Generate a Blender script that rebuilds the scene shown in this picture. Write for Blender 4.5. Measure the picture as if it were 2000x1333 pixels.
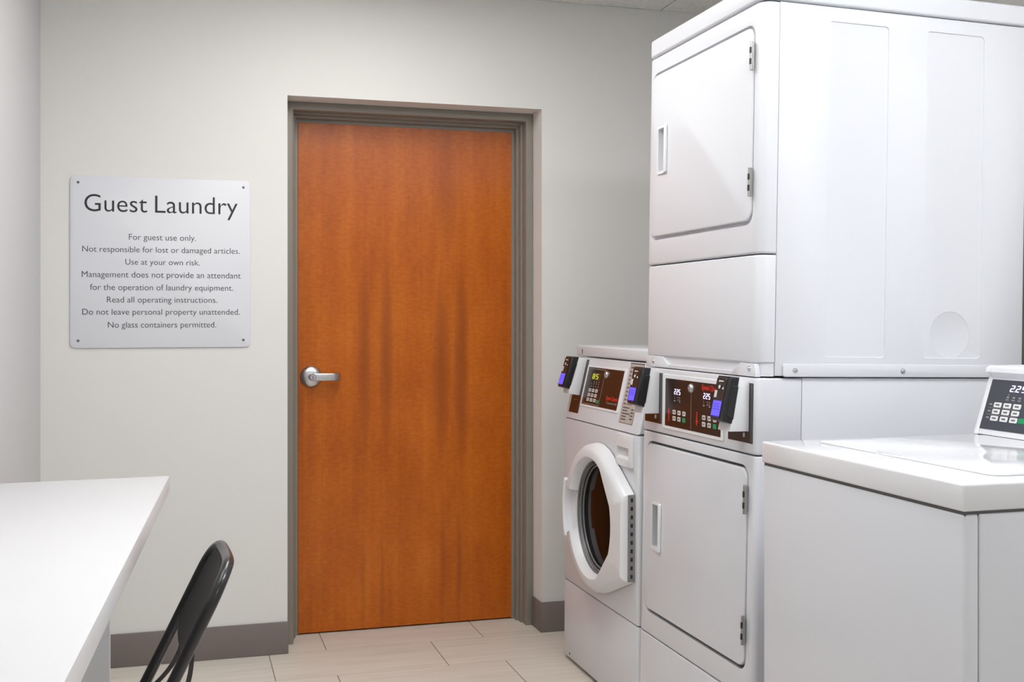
import bpy, bmesh, math
from mathutils import Vector, Matrix

for _o in list(bpy.data.objects):
    bpy.data.objects.remove(_o, do_unlink=True)
SC = bpy.context.scene
COL = SC.collection
RAD = math.radians

# ------------------------------------------------------------------ camera
CAM_H = 1.25
cam_data = bpy.data.cameras.new('camera')
cam = bpy.data.objects.new('camera', cam_data)
COL.objects.link(cam)
cam_data.sensor_fit = 'HORIZONTAL'
cam_data.sensor_width = 36.0
cam_data.lens = 36.0 * 2197.0 / 2000.0
cam_data.shift_y = -44.5 / 2000.0
cam_data.clip_start = 0.05
cam.location = (0, 0, CAM_H)
cam.rotation_euler = (RAD(90), 0, -RAD(16.385))
SC.camera = cam

# ------------------------------------------------------------------ view / world
SC.view_settings.view_transform = 'Standard'
SC.view_settings.look = 'None'
SC.view_settings.gamma = 1.0
SC.view_settings.use_curve_mapping = False
SC.view_settings.exposure = 0.07
world = bpy.data.worlds.new('world')
SC.world = world
world.use_nodes = True
world.node_tree.nodes['Background'].inputs[0].default_value = (0.9, 0.93, 1.0, 1)
world.node_tree.nodes['Background'].inputs[1].default_value = 0.3
LAMPS = [(0.62, 3.10, 9.7, (1.0, 0.985, 0.965), 0), (-0.10, 2.0, 5.2, (1.0, 0.985, 0.965), 0), (1.50, 1.58, 13.6, (0.955, 0.975, 1.0), 90), (0.9, -1.25, 11.5, (0.93, 0.96, 1.0), 0)]   # ceiling lights: x, y, emission strength, tint, turn

# ------------------------------------------------------------------ materials
class Nt:
    def __init__(s, name):
        s.m = bpy.data.materials.new(name)
        s.m.use_nodes = True
        s.t = s.m.node_tree
        s.b = s.t.nodes['Principled BSDF']
    def n(s, kind, **kw):
        x = s.t.nodes.new(kind)
        for k, v in kw.items():
            setattr(x, k, v)
        return x
    def l(s, a, b):
        s.t.links.new(a, b)
    def math(s, op, *args):
        x = s.n('ShaderNodeMath', operation=op)
        for i, a in enumerate(args):
            if isinstance(a, (int, float)):
                x.inputs[i].default_value = a
            else:
                s.l(a, x.inputs[i])
        return x.outputs[0]
    def coord(s, kind='Object'):
        return s.n('ShaderNodeTexCoord').outputs[kind]
    def sep(s, v):
        x = s.n('ShaderNodeSeparateXYZ'); s.l(v, x.inputs[0]); return x.outputs
    def comb(s, *a):
        x = s.n('ShaderNodeCombineXYZ')
        for i, v in enumerate(a):
            if isinstance(v, (int, float)): x.inputs[i].default_value = v
            else: s.l(v, x.inputs[i])
        return x.outputs[0]
    def scale(s, v, sc):
        x = s.n('ShaderNodeMapping'); s.l(v, x.inputs[0]); x.inputs['Scale'].default_value = sc; return x.outputs[0]
    def noise(s, v, scale, detail=4, rough=0.55):
        x = s.n('ShaderNodeTexNoise'); s.l(v, x.inputs['Vector'])
        x.inputs['Scale'].default_value = scale; x.inputs['Detail'].default_value = detail
        x.inputs['Roughness'].default_value = rough
        return x.outputs['Fac']
    def ramp(s, f, stops):
        x = s.n('ShaderNodeValToRGB'); s.l(f, x.inputs[0])
        e = x.color_ramp.elements
        while len(e) < len(stops): e.new(0.5)
        for i, (p, c) in enumerate(stops):
            e[i].position = p; e[i].color = (*c, 1)
        return x.outputs[0]
    def mix(s, f, a, b, blend='MIX'):
        x = s.n('ShaderNodeMix', data_type='RGBA', blend_type=blend)
        if isinstance(f, (int, float)): x.inputs[0].default_value = f
        else: s.l(f, x.inputs[0])
        for i, v in ((6, a), (7, b)):
            if isinstance(v, tuple): x.inputs[i].default_value = (*v, 1)
            else: s.l(v, x.inputs[i])
        return x.outputs[2]
    def bump(s, h, strength=0.1, dist=0.001):
        x = s.n('ShaderNodeBump'); s.l(h, x.inputs['Height'])
        x.inputs['Strength'].default_value = strength; x.inputs['Distance'].default_value = dist
        s.l(x.outputs[0], s.b.inputs['Normal'])
    def color(s, c):
        if isinstance(c, tuple): s.b.inputs['Base Color'].default_value = (*c, 1)
        else: s.l(c, s.b.inputs['Base Color'])
    def set(s, rough=0.5, metal=0.0, spec=None, coat=0.0):
        s.b.inputs['Roughness'].default_value = rough
        s.b.inputs['Metallic'].default_value = metal
        if spec is not None: s.b.inputs['Specular IOR Level'].default_value = spec
        if coat: s.b.inputs['Coat Weight'].default_value = coat; s.b.inputs['Coat Roughness'].default_value = 0.08
        return s

def srgb(r, g, b):
    f = lambda c: (c / 255 / 12.92) if c / 255 <= 0.04045 else ((c / 255 + 0.055) / 1.055) ** 2.4
    return (f(r), f(g), f(b))

def plain(name, col, rough=0.5, metal=0.0, spec=None, var=0.03, scale=6.0, bump=0.0, bscale=300, coat=0.0):
    k = Nt(name)
    c = k.coord()
    f = k.noise(c, scale, 3)
    lo = tuple(x * (1 - var) for x in col); hi = tuple(min(1, x * (1 + var)) for x in col)
    k.color(k.mix(f, lo, hi))
    if bump: k.bump(k.noise(c, bscale, 2), bump, 0.0006)
    k.set(rough, metal, spec, coat)
    return k.m

def emit(name, col, strength):
    k = Nt(name)
    k.color((0.01, 0.01, 0.01)); k.set(0.3)
    k.b.inputs['Emission Color'].default_value = (*col, 1)
    k.b.inputs['Emission Strength'].default_value = strength
    return k.m

M = {}
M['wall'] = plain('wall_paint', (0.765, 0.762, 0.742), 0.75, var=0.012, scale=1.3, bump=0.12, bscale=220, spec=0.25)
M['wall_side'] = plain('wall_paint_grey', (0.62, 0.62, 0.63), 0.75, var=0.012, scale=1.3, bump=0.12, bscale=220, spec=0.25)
M['base'] = plain('baseboard_vinyl', (0.20, 0.172, 0.162), 0.5, var=0.04, scale=9, spec=0.35)
M['frame'] = plain('frame_paint', (0.265, 0.242, 0.208), 0.42, var=0.03, scale=5)
M['enamel'] = plain('white_enamel', (0.672, 0.685, 0.725), 0.30, var=0.006, scale=3, coat=0.15)
M['enamel_lid'] = plain('white_gloss_enamel', (0.76, 0.768, 0.79), 0.09, var=0.004, scale=3, coat=0.5)
M['plastic_white'] = plain('white_plastic', (0.76, 0.768, 0.79), 0.33, var=0.005)
M['seam'] = plain('seam_shadow_gap', (0.10, 0.10, 0.105), 0.7)
M['laminate'] = plain('white_laminate', (0.71, 0.713, 0.73), 0.38, var=0.006, scale=4)
M['laminate_edge'] = plain('white_edge_band', (0.62, 0.622, 0.645), 0.45, var=0.006)
M['chair'] = plain('black_painted_steel', (0.012, 0.011, 0.013), 0.30, var=0.1, coat=0.3)
M['chair_back'] = plain('charcoal_painted_steel', (0.055, 0.052, 0.048), 0.42, var=0.06)
M['rubber'] = plain('black_rubber', (0.01, 0.01, 0.01), 0.7)
M['steel'] = plain('satin_chrome', (0.62, 0.62, 0.64), 0.28, 1.0, var=0.05, scale=40)
M['hinge'] = plain('zinc_hinge', (0.42, 0.41, 0.39), 0.38, 0.9, var=0.12, scale=60)
M['dark'] = plain('dark_slot', (0.02, 0.02, 0.022), 0.5)
M['hole'] = plain('keyhole_black', (0.008, 0.007, 0.007), 0.6)
M['fascia'] = plain('brown_black_fascia', (0.026, 0.012, 0.008), 0.22, var=0.08)
M['fascia_grey'] = plain('charcoal_fascia', (0.045, 0.047, 0.06), 0.3, var=0.05)
M['fascia_line'] = plain('fascia_outline', (0.30, 0.24, 0.20), 0.4)
M['slot'] = plain('grey_slot_edge', (0.06, 0.06, 0.06), 0.5)
M['key'] = plain('keypad_ivory', (0.62, 0.57, 0.53), 0.45, var=0.05)
M['key_white'] = plain('keypad_white', (0.72, 0.72, 0.72), 0.45, var=0.03)
M['key_ink'] = plain('keypad_ink', (0.14, 0.12, 0.11), 0.5)
M['green'] = plain('green_key', (0.0, 0.26, 0.085), 0.4)
M['red'] = plain('red_print', (0.62, 0.015, 0.008), 0.4)
M['legend'] = plain('grey_print', (0.30, 0.27, 0.26), 0.5)
M['reader'] = plain('reader_black', (0.011, 0.0105, 0.0125), 0.36, var=0.1)
M['reader_face'] = plain('reader_face_brown_black', (0.022, 0.013, 0.011), 0.22)
M['sticker'] = plain('pale_sticker', (0.60, 0.60, 0.60), 0.5)
M['label'] = plain('beige_label', (0.46, 0.41, 0.37), 0.5, var=0.04)
M['label_ink'] = plain('label_ink', (0.12, 0.10, 0.09), 0.5)
M['sign'] = plain('sign_grey_white', (0.70, 0.72, 0.765), 0.38, var=0.012, scale=2)
M['sign_ink'] = plain('sign_ink', (0.022, 0.016, 0.018), 0.5)
M['sign_ink2'] = plain('sign_ink_small', (0.05, 0.048, 0.055), 0.5)
M['sign_screw'] = plain('sign_screw', (0.16, 0.16, 0.17), 0.35, 0.7)
M['screen'] = emit('blue_lcd', (0.13, 0.10, 1.0), 1.15)
M['screen_dark'] = emit('blue_lcd_border', (0.02, 0.01, 0.2), 0.35)
M['screen_line'] = emit('blue_lcd_text', (0.04, 0.03, 0.6), 0.7)
M['led'] = emit('white_blue_digits', (0.72, 0.66, 1.0), 1.5)
M['led_yellow'] = emit('yellow_digits', (0.75, 0.72, 0.04), 0.8)
M['led_glow'] = plain('display_window', (0.03, 0.03, 0.008), 0.3)
M['gasket'] = plain('grey_door_gasket', (0.16, 0.16, 0.165), 0.35)
M['drum_dark'] = plain('dark_drum', (0.05, 0.036, 0.03), 0.35, 0.3)
M['vent'] = plain('dryer_duct', (0.12, 0.11, 0.105), 0.45, 0.5)
M['ceil_back'] = plain('ceiling_void', (0.10, 0.095, 0.09), 0.9)
M['fixture'] = plain('fixture_white', (0.8, 0.8, 0.8), 0.5)

def glass_mat():
    k = Nt('smoked_door_glass')
    k.color((0.006, 0.0045, 0.004)); k.set(0.06, 0, 0.14)
    k.b.inputs['Alpha'].default_value = 0.95
    k.b.inputs['IOR'].default_value = 1.28
    return k.m
M['glass'] = glass_mat()

def diffuser_mat(power, tint):
    k = Nt('light_diffuser')
    k.color((0.8, 0.8, 0.8))
    k.b.inputs['Emission Color'].default_value = (*tint, 1)
    k.b.inputs['Emission Strength'].default_value = power
    return k.m

def floor_mat():
    k = Nt('wood_look_tile')
    x, y, z = k.sep(k.coord())
    rowf = k.math('DIVIDE', k.math('SUBTRACT', y, 3.945), 0.3125)
    row = k.math('FLOOR', rowf); v = k.math('FRACT', rowf)
    odd = k.math('MODULO', k.math('ADD', row, 100.0), 2.0)
    xs = k.math('DIVIDE', k.math('SUBTRACT', k.math('SUBTRACT', x, 0.312), k.math('MULTIPLY', odd, 0.212)), 0.612)
    xs = k.math('ADD', xs, 50.0)
    colid = k.math('FLOOR', xs); u = k.math('FRACT', xs)
    def line(t, size, w):
        d = k.math('MULTIPLY', k.math('SUBTRACT', 0.5, k.math('ABSOLUTE', k.math('SUBTRACT', t, 0.5))), size)
        return k.math('LESS_THAN', d, w)
    gx = line(u, 0.612, 0.0016); gy = line(v, 0.3125, 0.0009)
    wn = k.n('ShaderNodeTexWhiteNoise', noise_dimensions='2D')
    k.l(k.comb(row, colid, 0), wn.inputs['Vector'])
    rnd = wn.outputs['Value']
    p = k.comb(k.math('ADD', x, k.math('MULTIPLY', rnd, 7.0)), k.math('ADD', y, k.math('MULTIPLY', rnd, 3.0)), 0)
    g1 = k.noise(k.scale(p, (1.6, 34, 1)), 1.6, 6, 0.6)
    g2 = k.noise(k.scale(p, (1.0, 6, 1)), 2.2, 3)
    fac = k.math('ADD', k.math('MULTIPLY', g1, 0.65), k.math('MULTIPLY', g2, 0.35))
    base = k.ramp(fac, [(0.30, (0.60, 0.545, 0.47)), (0.5, (0.705, 0.655, 0.58)), (0.70, (0.77, 0.72, 0.65))])
    base = k.mix(k.math('MULTIPLY', rnd, 0.16), base, (0.62, 0.555, 0.485))
    c = k.mix(gy, base, (0.36, 0.31, 0.27))
    c = k.mix(gx, c, (0.17, 0.14, 0.125))
    k.color(c)
    k.bump(g1, 0.06, 0.0005)
    k.set(0.42, 0, 0.4)
    return k.m
M['floor'] = floor_mat()

def ceiling_mat():
    k = Nt('acoustic_tile')
    c = k.coord()
    n1 = k.noise(c, 55, 3, 0.7); n2 = k.noise(c, 160, 2)
    k.color(k.ramp(n1, [(0.30, (0.58, 0.57, 0.545)), (0.42, (0.82, 0.81, 0.78)), (0.8, (0.88, 0.87, 0.84))]))
    k.bump(n2, 0.3, 0.001); k.set(0.9, 0, 0.2)
    return k.m
M['ceiling'] = ceiling_mat()

def door_mat():
    """book-matched maple veneer, honey-orange stain; local x 0..0.897 across, z 0..2.03 up"""
    k = Nt('stained_maple_veneer')
    x, y, z = k.sep(k.coord())
    # leaves 0.30 m wide, mirrored about their joints
    t = k.math('ADD', k.math('DIVIDE', k.math('SUBTRACT', x, 0.295), 0.31), 10.0)
    m = k.math('MULTIPLY', k.math('ABSOLUTE', k.math('SUBTRACT', k.math('FRACT', t), 0.5)), 0.31)   # 0..0.155
    wob = k.math('MULTIPLY', k.math('SUBTRACT', k.noise(k.comb(x, 0, k.math('MULTIPLY', z, 2.0)), 3.0, 2), 0.5), 0.02)
    mm = k.math('ADD', m, wob)
    base_p = k.comb(x, 0, z)
    blotch = k.noise(k.scale(base_p, (3.2, 1, 1.1)), 2.0, 4, 0.6)
    curl = k.noise(k.scale(base_p, (14, 1, 30)), 3.0, 3, 0.6)
    fine = k.noise(k.scale(base_p, (140, 1, 3.0)), 1.0, 5, 0.65)
    band = k.noise(k.scale(k.comb(mm, 0, k.math('MULTIPLY', z, 0.06)), (26, 1, 1)), 1.0, 3, 0.5)
    f = k.math('ADD', k.math('ADD', k.math('MULTIPLY', blotch, 0.42), k.math('MULTIPLY', curl, 0.28)),
               k.math('ADD', k.math('MULTIPLY', fine, 0.12), k.math('MULTIPLY', band, 0.18)))
    c = k.ramp(f, [(0.36, (0.36, 0.072, 0.002)), (0.5, (0.50, 0.115, 0.004)), (0.64, (0.61, 0.165, 0.012))])
    # dark cathedral streaks: tapered ellipses, two to a leaf, mirrored
    def streak(x0, z0, hw, hh, soft=1.0):
        dx = k.math('DIVIDE', k.math('SUBTRACT', k.math('ADD', x, wob), x0), hw)
        dz = k.math('DIVIDE', k.math('SUBTRACT', z, z0), hh)
        r = k.math('ADD', k.math('MULTIPLY', dx, dx), k.math('MULTIPLY', dz, dz))
        return k.math('MAXIMUM', k.math('MULTIPLY', k.math('SUBTRACT', 1.0, r), soft), 0.0)
    tot = None
    for x0, z0, hw, hh, s in [(0.262, 1.10, 0.030, 0.40, 1.0), (0.350, 1.10, 0.030, 0.42, 1.0),
                              (0.578, 1.05, 0.036, 0.42, 1.0), (0.662, 1.05, 0.034, 0.44, 1.15),
                              (0.256, 0.18, 0.014, 0.30, 0.5), (0.335, 0.14, 0.012, 0.26, 0.7),
                              (0.585, 0.22, 0.014, 0.32, 0.7), (0.652, 0.22, 0.013, 0.30, 0.9),
                              (0.60, 1.78, 0.05, 0.30, 0.45), (0.008, 0.92, 0.02, 0.22, 0.8), (0.885, 0.95, 0.02, 0.30, 0.6)]:
        e = streak(x0, z0, hw, hh, s)
        tot = e if tot is None else k.math('MAXIMUM', tot, e)
    edge = k.math('MULTIPLY', k.math('MINIMUM', tot, 1.0), k.math('ADD', 0.35, k.math('MULTIPLY', fine, 0.55)))
    c = k.mix(edge, c, (0.25, 0.052, 0.006))
    k.color(c)
    k.bump(fine, 0.03, 0.0003)
    k.set(0.30, 0, 0.36)
    return k.m
M['door'] = door_mat()

# ------------------------------------------------------------------ mesh helpers
def finish(name, bm, mat, parent=None, angle=35, recalc=True):
    me = bpy.data.meshes.new(name)
    if recalc: bmesh.ops.recalc_face_normals(bm, faces=bm.faces[:])
    bm.to_mesh(me); bm.free()
    mats = mat if isinstance(mat, (list, tuple)) else [mat]
    for m in mats: me.materials.append(m if not isinstance(m, str) else M[m])
    me.polygons.foreach_set('use_smooth', [True] * len(me.polygons))
    me.set_sharp_from_angle(angle=RAD(angle))
    o = bpy.data.objects.new(name, me)
    COL.objects.link(o)
    if parent is not None: o.parent = parent
    return o

def join(dst, src):
    me = bpy.data.meshes.new('tmp'); src.to_mesh(me); src.free()
    dst.from_mesh(me); bpy.data.meshes.remove(me)

def box_bm(x0, x1, y0, y1, z0, z1, r=0.0, seg=2, edges=None):
    bm = bmesh.new()
    bmesh.ops.create_cube(bm, size=1.0)
    for v in bm.verts:
        v.co = Vector((x0 + (v.co.x + .5) * (x1 - x0), y0 + (v.co.y + .5) * (y1 - y0), z0 + (v.co.z + .5) * (z1 - z0)))
    if r > 0:
        es = [e for e in bm.edges if edges is None or edges((e.verts[0].co + e.verts[1].co) / 2)]
        bmesh.ops.bevel(bm, geom=es, offset=r, segments=seg, profile=0.5, affect='EDGES')
    return bm

def add_box(bm, *a, **k):
    join(bm, box_bm(*a, **k))

def bevel_where(bm, cond, r, seg=3):
    es = [e for e in bm.edges if cond((e.verts[0].co + e.verts[1].co) / 2)]
    bmesh.ops.bevel(bm, geom=es, offset=r, segments=seg, profile=0.5, affect='EDGES', clamp_overlap=True)

def prism_bm(pts, axis, d0, d1, r=0.0, seg=2):
    """pts 2-D outline; axis 'y': pts are (x,z) extruded along y; 'x': pts (y,z) along x; 'z': pts (x,y) along z"""
    bm = bmesh.new()
    def P(p, d):
        return {'y': (p[0], d, p[1]), 'x': (d, p[0], p[1]), 'z': (p[0], p[1], d)}[axis]
    a = [bm.verts.new(P(p, d0)) for p in pts]
    b = [bm.verts.new(P(p, d1)) for p in pts]
    n = len(pts)
    bm.faces.new(a); bm.faces.new(b[::-1])
    for i in range(n):
        bm.faces.new((a[i], b[i], b[(i + 1) % n], a[(i + 1) % n]))
    bmesh.ops.recalc_face_normals(bm, faces=bm.faces[:])
    if r > 0:
        rim = [e for e in bm.edges if (e.verts[0] in a) == (e.verts[1] in a)]
        bmesh.ops.bevel(bm, geom=rim, offset=r, segments=seg, profile=0.5, affect='EDGES')
    return bm

def rrect(x0, x1, y0, y1, r, n=6):
    out = []
    for cx, cy, a0 in ((x1 - r, y1 - r, 0), (x0 + r, y1 - r, 90), (x0 + r, y0 + r, 180), (x1 - r, y0 + r, 270)):
        for i in range(n + 1):
            a = RAD(a0 + 90 * i / n)
            out.append((cx + r * math.cos(a), cy + r * math.sin(a)))
    return out

def circ(cx, cy, r, n=48, a0=0.0, a1=360.0):
    full = abs(a1 - a0) >= 360
    m = n if full else n + 1
    return [(cx + r * math.cos(RAD(a0 + (a1 - a0) * i / n)), cy + r * math.sin(RAD(a0 + (a1 - a0) * i / n))) for i in range(m)]

def tube_bm(path, r, seg=12, closed=False, cap=True):
    bm = bmesh.new()
    P = [Vector(p) for p in path]; n = len(P); rings = []
    prev = None
    for i, p in enumerate(P):
        if closed: t = (P[(i + 1) % n] - P[i - 1])
        else: t = P[min(i + 1, n - 1)] - P[max(i - 1, 0)]
        t.normalize()
        if prev is None:
            up = Vector((0, 0, 1)) if abs(t.z) < 0.9 else Vector((0, 1, 0))
            nrm = (up - t * up.dot(t)).normalized()
        else:
            nrm = (prev - t * prev.dot(t)).normalized()
        prev = nrm
        bi = t.cross(nrm)
        rr = r[i] if isinstance(r, (list, tuple)) else r
        rings.append([bm.verts.new(p + (nrm * math.cos(2 * math.pi * k / seg) + bi * math.sin(2 * math.pi * k / seg)) * rr) for k in range(seg)])
    for i in range(n if closed else n - 1):
        A, B = rings[i], rings[(i + 1) % n]
        for k in range(seg):
            bm.faces.new((A[k], A[(k + 1) % seg], B[(k + 1) % seg], B[k]))
    if cap and not closed:
        bm.faces.new(rings[0][::-1]); bm.faces.new(rings[-1])
    return bm

def lathe_bm(profile, seg=48):
    """profile (r, h) revolved about local x axis, h along x"""
    bm = bmesh.new(); rings = []
    for r, h in profile:
        if r < 1e-6: rings.append([bm.verts.new((h, 0, 0))])
        else: rings.append([bm.verts.new((h, r * math.cos(2 * math.pi * k / seg), r * math.sin(2 * math.pi * k / seg))) for k in range(seg)])
    for A, B in zip(rings, rings[1:]):
        for k in range(seg):
            k2 = (k + 1) % seg
            if len(A) == 1 and len(B) == 1: continue
            if len(A) == 1: bm.faces.new((A[0], B[k2], B[k]))
            elif len(B) == 1: bm.faces.new((A[k], A[k2], B[0]))
            else: bm.faces.new((A[k], A[k2], B[k2], B[k]))
    return bm

def move(bm, x, y, z):
    bmesh.ops.translate(bm, verts=bm.verts[:], vec=(x, y, z)); return bm

def xform(bm, mat):
    bmesh.ops.transform(bm, matrix=mat, verts=bm.verts[:]); return bm

def cut(o, *cutters):
    """subtract the cutter bmeshes from object o (applied at once)"""
    tmp = []
    for i, bm in enumerate(cutters):
        c = finish('cutter', bm, 'enamel', o.parent)
        m = o.modifiers.new('b%d' % i, 'BOOLEAN'); m.operation = 'DIFFERENCE'; m.solver = 'EXACT'; m.object = c
        tmp.append(c)
    bpy.context.view_layer.update()
    dg = bpy.context.evaluated_depsgraph_get()
    me = bpy.data.meshes.new_from_object(o.evaluated_get(dg))
    o.modifiers.clear()
    old = o.data; o.data = me; me.name = o.name
    bpy.data.meshes.remove(old)
    me.polygons.foreach_set('use_smooth', [True] * len(me.polygons))
    me.set_sharp_from_angle(angle=RAD(30))
    for c in tmp:
        d = c.data; bpy.data.objects.remove(c, do_unlink=True); bpy.data.meshes.remove(d)
    return o

def text_bm(s, width=None, height=None, depth=0.0008, bold=0.0, shear=0.0, align='CENTER', spacing=1.0):
    """text as a mesh in the local xy plane (x right, y up), centred; scaled to width"""
    cu = bpy.data.curves.new('text', 'FONT')
    cu.body = s; cu.size = 1.0; cu.extrude = 0.002; cu.offset = bold; cu.shear = shear
    cu.resolution_u = 5; cu.space_character = spacing
    o = bpy.data.objects.new('text', cu); COL.objects.link(o)
    bpy.context.view_layer.update()
    dg = bpy.context.evaluated_depsgraph_get()
    me = bpy.data.meshes.new_from_object(o.evaluated_get(dg))
    bpy.data.objects.remove(o, do_unlink=True); bpy.data.curves.remove(cu)
    bm = bmesh.new(); bm.from_mesh(me); bpy.data.meshes.remove(me)
    xs = [v.co.x for v in bm.verts]
    k = (width / (max(xs) - min(xs))) if width else height
    ky = height if (height and width) else k
    cx = (max(xs) + min(xs)) / 2 if align == 'CENTER' else min(xs)
    for v in bm.verts:
        v.co = Vector(((v.co.x - cx) * k, v.co.y * ky, (v.co.z / 0.004 + 0.5) * depth))
    return bm

SEG = {'0': 'abcdef', '1': 'bc', '2': 'abged', '3': 'abgcd', '4': 'fgbc', '5': 'afgcd', '6': 'afgedc', '7': 'abc', '8': 'abcdefg', '9': 'abcdfg'}
def digits_bm(s, h, depth=0.0006, slant=0.12):
    """seven-segment digits in the local xy plane, left to right, bottom-left at the origin; returns bm, width"""
    bm = bmesh.new(); w = h * 0.52; t = h * 0.15; x = 0.0
    for ch in s:
        if ch == '.':
            add_box(bm, x - t * 0.9, x - t * 0.1, 0, t * 0.8, 0, depth); continue
        R = {'a': (t * .4, w - t * .4, h - t, h), 'd': (t * .4, w - t * .4, 0, t), 'g': (t * .4, w - t * .4, h / 2 - t / 2, h / 2 + t / 2),
             'f': (0, t, h / 2 + t * .2, h - t * .4), 'e': (0, t, t * .4, h / 2 - t * .2), 'b': (w - t, w, h / 2 + t * .2, h - t * .4), 'c': (w - t, w, t * .4, h / 2 - t * .2)}
        for q in SEG[ch]:
            a, b, c, d = R[q]; add_box(bm, x + a, x + b, c, d, 0, depth)
        x += w + h * 0.2
    for v in bm.verts: v.co.x += v.co.y * slant
    return bm, x - h * 0.2

def empty(name, loc, label, cat, rot=(0, 0, 0), group=None, kind=None):
    o = bpy.data.objects.new(name, None); COL.objects.link(o)
    o.location = loc; o.rotation_euler = rot; o.empty_display_size = 0.1
    if kind: o['kind'] = kind
    if label: o['label'] = label
    if cat: o['category'] = cat
    if group: o['group'] = group
    return o

def struct(o, label=None):
    o['kind'] = 'structure'
    if label: o['label'] = label
    return o

# plane frames: map local xy (x right as the viewer sees it, y up, z out) onto a machine face
def face_frame(a_bot, c_bot, a_top, c_top):
    """for a face that looks towards -x: viewer's right is -y. origin at bottom, b=0"""
    up = Vector((a_top - a_bot, 0, c_top - c_bot)); L = up.length; up.normalize()
    right = Vector((0, -1, 0))
    out = right.cross(up).normalized()
    def at(b, s, lift=0.0):
        o = Vector((a_bot, b, c_bot)) + up * (s * L) + out * lift
        return Matrix(((right.x, up.x, out.x, o.x), (right.y, up.y, out.y, o.y), (right.z, up.z, out.z, o.z), (0, 0, 0, 1)))
    return at, L

# ------------------------------------------------------------------ room shell
XL, XR, YB, YF, CH = -0.475, 2.60, 4.26, -2.6, 2.514
OX0, OX1, OZ, YD = 0.380, 1.376, 2.082, 4.51      # door recess in the back wall

bm = bmesh.new(); add_box(bm, XL - .1, XR + .1, YF - .1, 4.75, -0.1, 0.0)
struct(finish('floor', bm, 'floor'), 'beige wood-look floor tiles')
bm = bmesh.new()
add_box(bm, XL - .1, OX0, YB, 4.75, 0, CH + .2); add_box(bm, OX1, XR + .1, YB, 4.75, 0, CH + .2)
add_box(bm, OX0, OX1, YB, 4.75, OZ, CH + .2); add_box(bm, OX0, OX1, 4.60, 4.75, 0, OZ)
struct(finish('wall_back', bm, 'wall'), 'off-white back wall with a door recess')
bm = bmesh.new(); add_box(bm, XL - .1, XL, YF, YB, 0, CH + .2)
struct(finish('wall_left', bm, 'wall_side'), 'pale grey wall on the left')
bm = bmesh.new(); add_box(bm, XR, XR + .1, YF, YB, 0, CH + .2)
struct(finish('wall_right', bm, 'wall'), 'off-white wall behind the machines')
bm = bmesh.new(); add_box(bm, XL - .1, XR + .1, YF - .1, YF, 0, CH + .2)
struct(finish('wall_front', bm, 'wall'), 'off-white wall behind the camera')

# ceiling: acoustic tiles hung with narrow reveals
bm = bmesh.new()
gx0, gy0, T = 1.888 - 0.61 * 4, YB - 0.61 * 12, 0.61
xsr = [XL] + [gx0 + T * i for i in range(0, 8) if XL + .02 < gx0 + T * i < XR - .02] + [XR]
ysr = [YF] + [gy0 + T * 2 * i for i in range(0, 7) if YF + .02 < gy0 + T * 2 * i < YB - .02] + [YB]
for i in range(len(xsr) - 1):
    for j in range(len(ysr) - 1):
        add_box(bm, xsr[i] + .003, xsr[i + 1] - .003, ysr[j] + .003, ysr[j + 1] - .003, CH, CH + .02, r=0.002, seg=1)
n_t = len(bm.faces)
add_box(bm, XL, XR, YF, YB, CH + .012, CH + .05)
for f in bm.faces:
    f.material_index = 1 if f.index >= n_t or f.index < 0 else 0
bm.faces.ensure_lookup_table()
for i, f in enumerate(bm.faces): f.material_index = 0 if i < n_t else 1
struct(finish('ceiling', bm, ['ceiling', 'ceil_back']), 'white acoustic tile ceiling')

# baseboards
def board(name, x0, x1, y0, y1):
    b = box_bm(x0, x1, y0, y1, 0, 0.120, r=0.003, seg=2)
    return struct(finish(name, b, 'base'), 'dark taupe baseboard')
board('baseboard_back', XL, OX0 + .003, YB - .009, YB)
board('baseboard_right', OX1 - .007, XR, YB - .009, YB)
board('baseboard_recess', OX1 - .007, OX1, YB, 4.368)
board('baseboard_left', XL, XL + .009, YF, YB - .01)

# ------------------------------------------------------------------ door and its frame
door = empty('door_1', (0.441, 4.489, 0.0), 'honey-orange stained wood door with lever handle in taupe frame', None, kind='structure')
bm = box_bm(0, 0.897, 0.0, 0.044, 0.006, 2.033, r=0.0015, seg=1)
finish('door_panel', bm, 'door', door)
# hollow-metal frame (plan profile swept around the opening)
def frame_part():
    bm = bmesh.new()
    # local coords (door origin): world x - .441, y - 4.489
    def wx(x): return x - 0.441
    def wy(y): return y - 4.489
    def U(xo, w, y0, y1, zt, r=0.003):
        # an upside-down U of square section: outer half opening xo.., width w
        x0, x1 = xo
        pts = [(x0, 0), (x0, zt), (x1, zt), (x1, 0), (x1 - w, 0), (x1 - w, zt - w), (x0 + w, zt - w), (x0 + w, 0)]
        b = prism_bm([(wx(p[0]), p[1]) for p in pts], 'y', wy(y0), wy(y1), r=r, seg=2)
        join(bm, b)
    U((0.381, 1.3755), 0.0310, 4.370, 4.420, 2.0815)          # face
    U((0.381, 1.3755), 0.0385, 4.420, 4.452, 2.0815, 0.002)   # quirk step
    U((0.381, 1.3755), 0.0470, 4.452, 4.486, 2.0815, 0.003)   # stop
    U((0.381, 1.3755), 0.0590, 4.486, 4.600, 2.0815, 0.0)     # rabbet behind
    return bm
finish('door_frame', frame_part(), 'frame', door)
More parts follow.
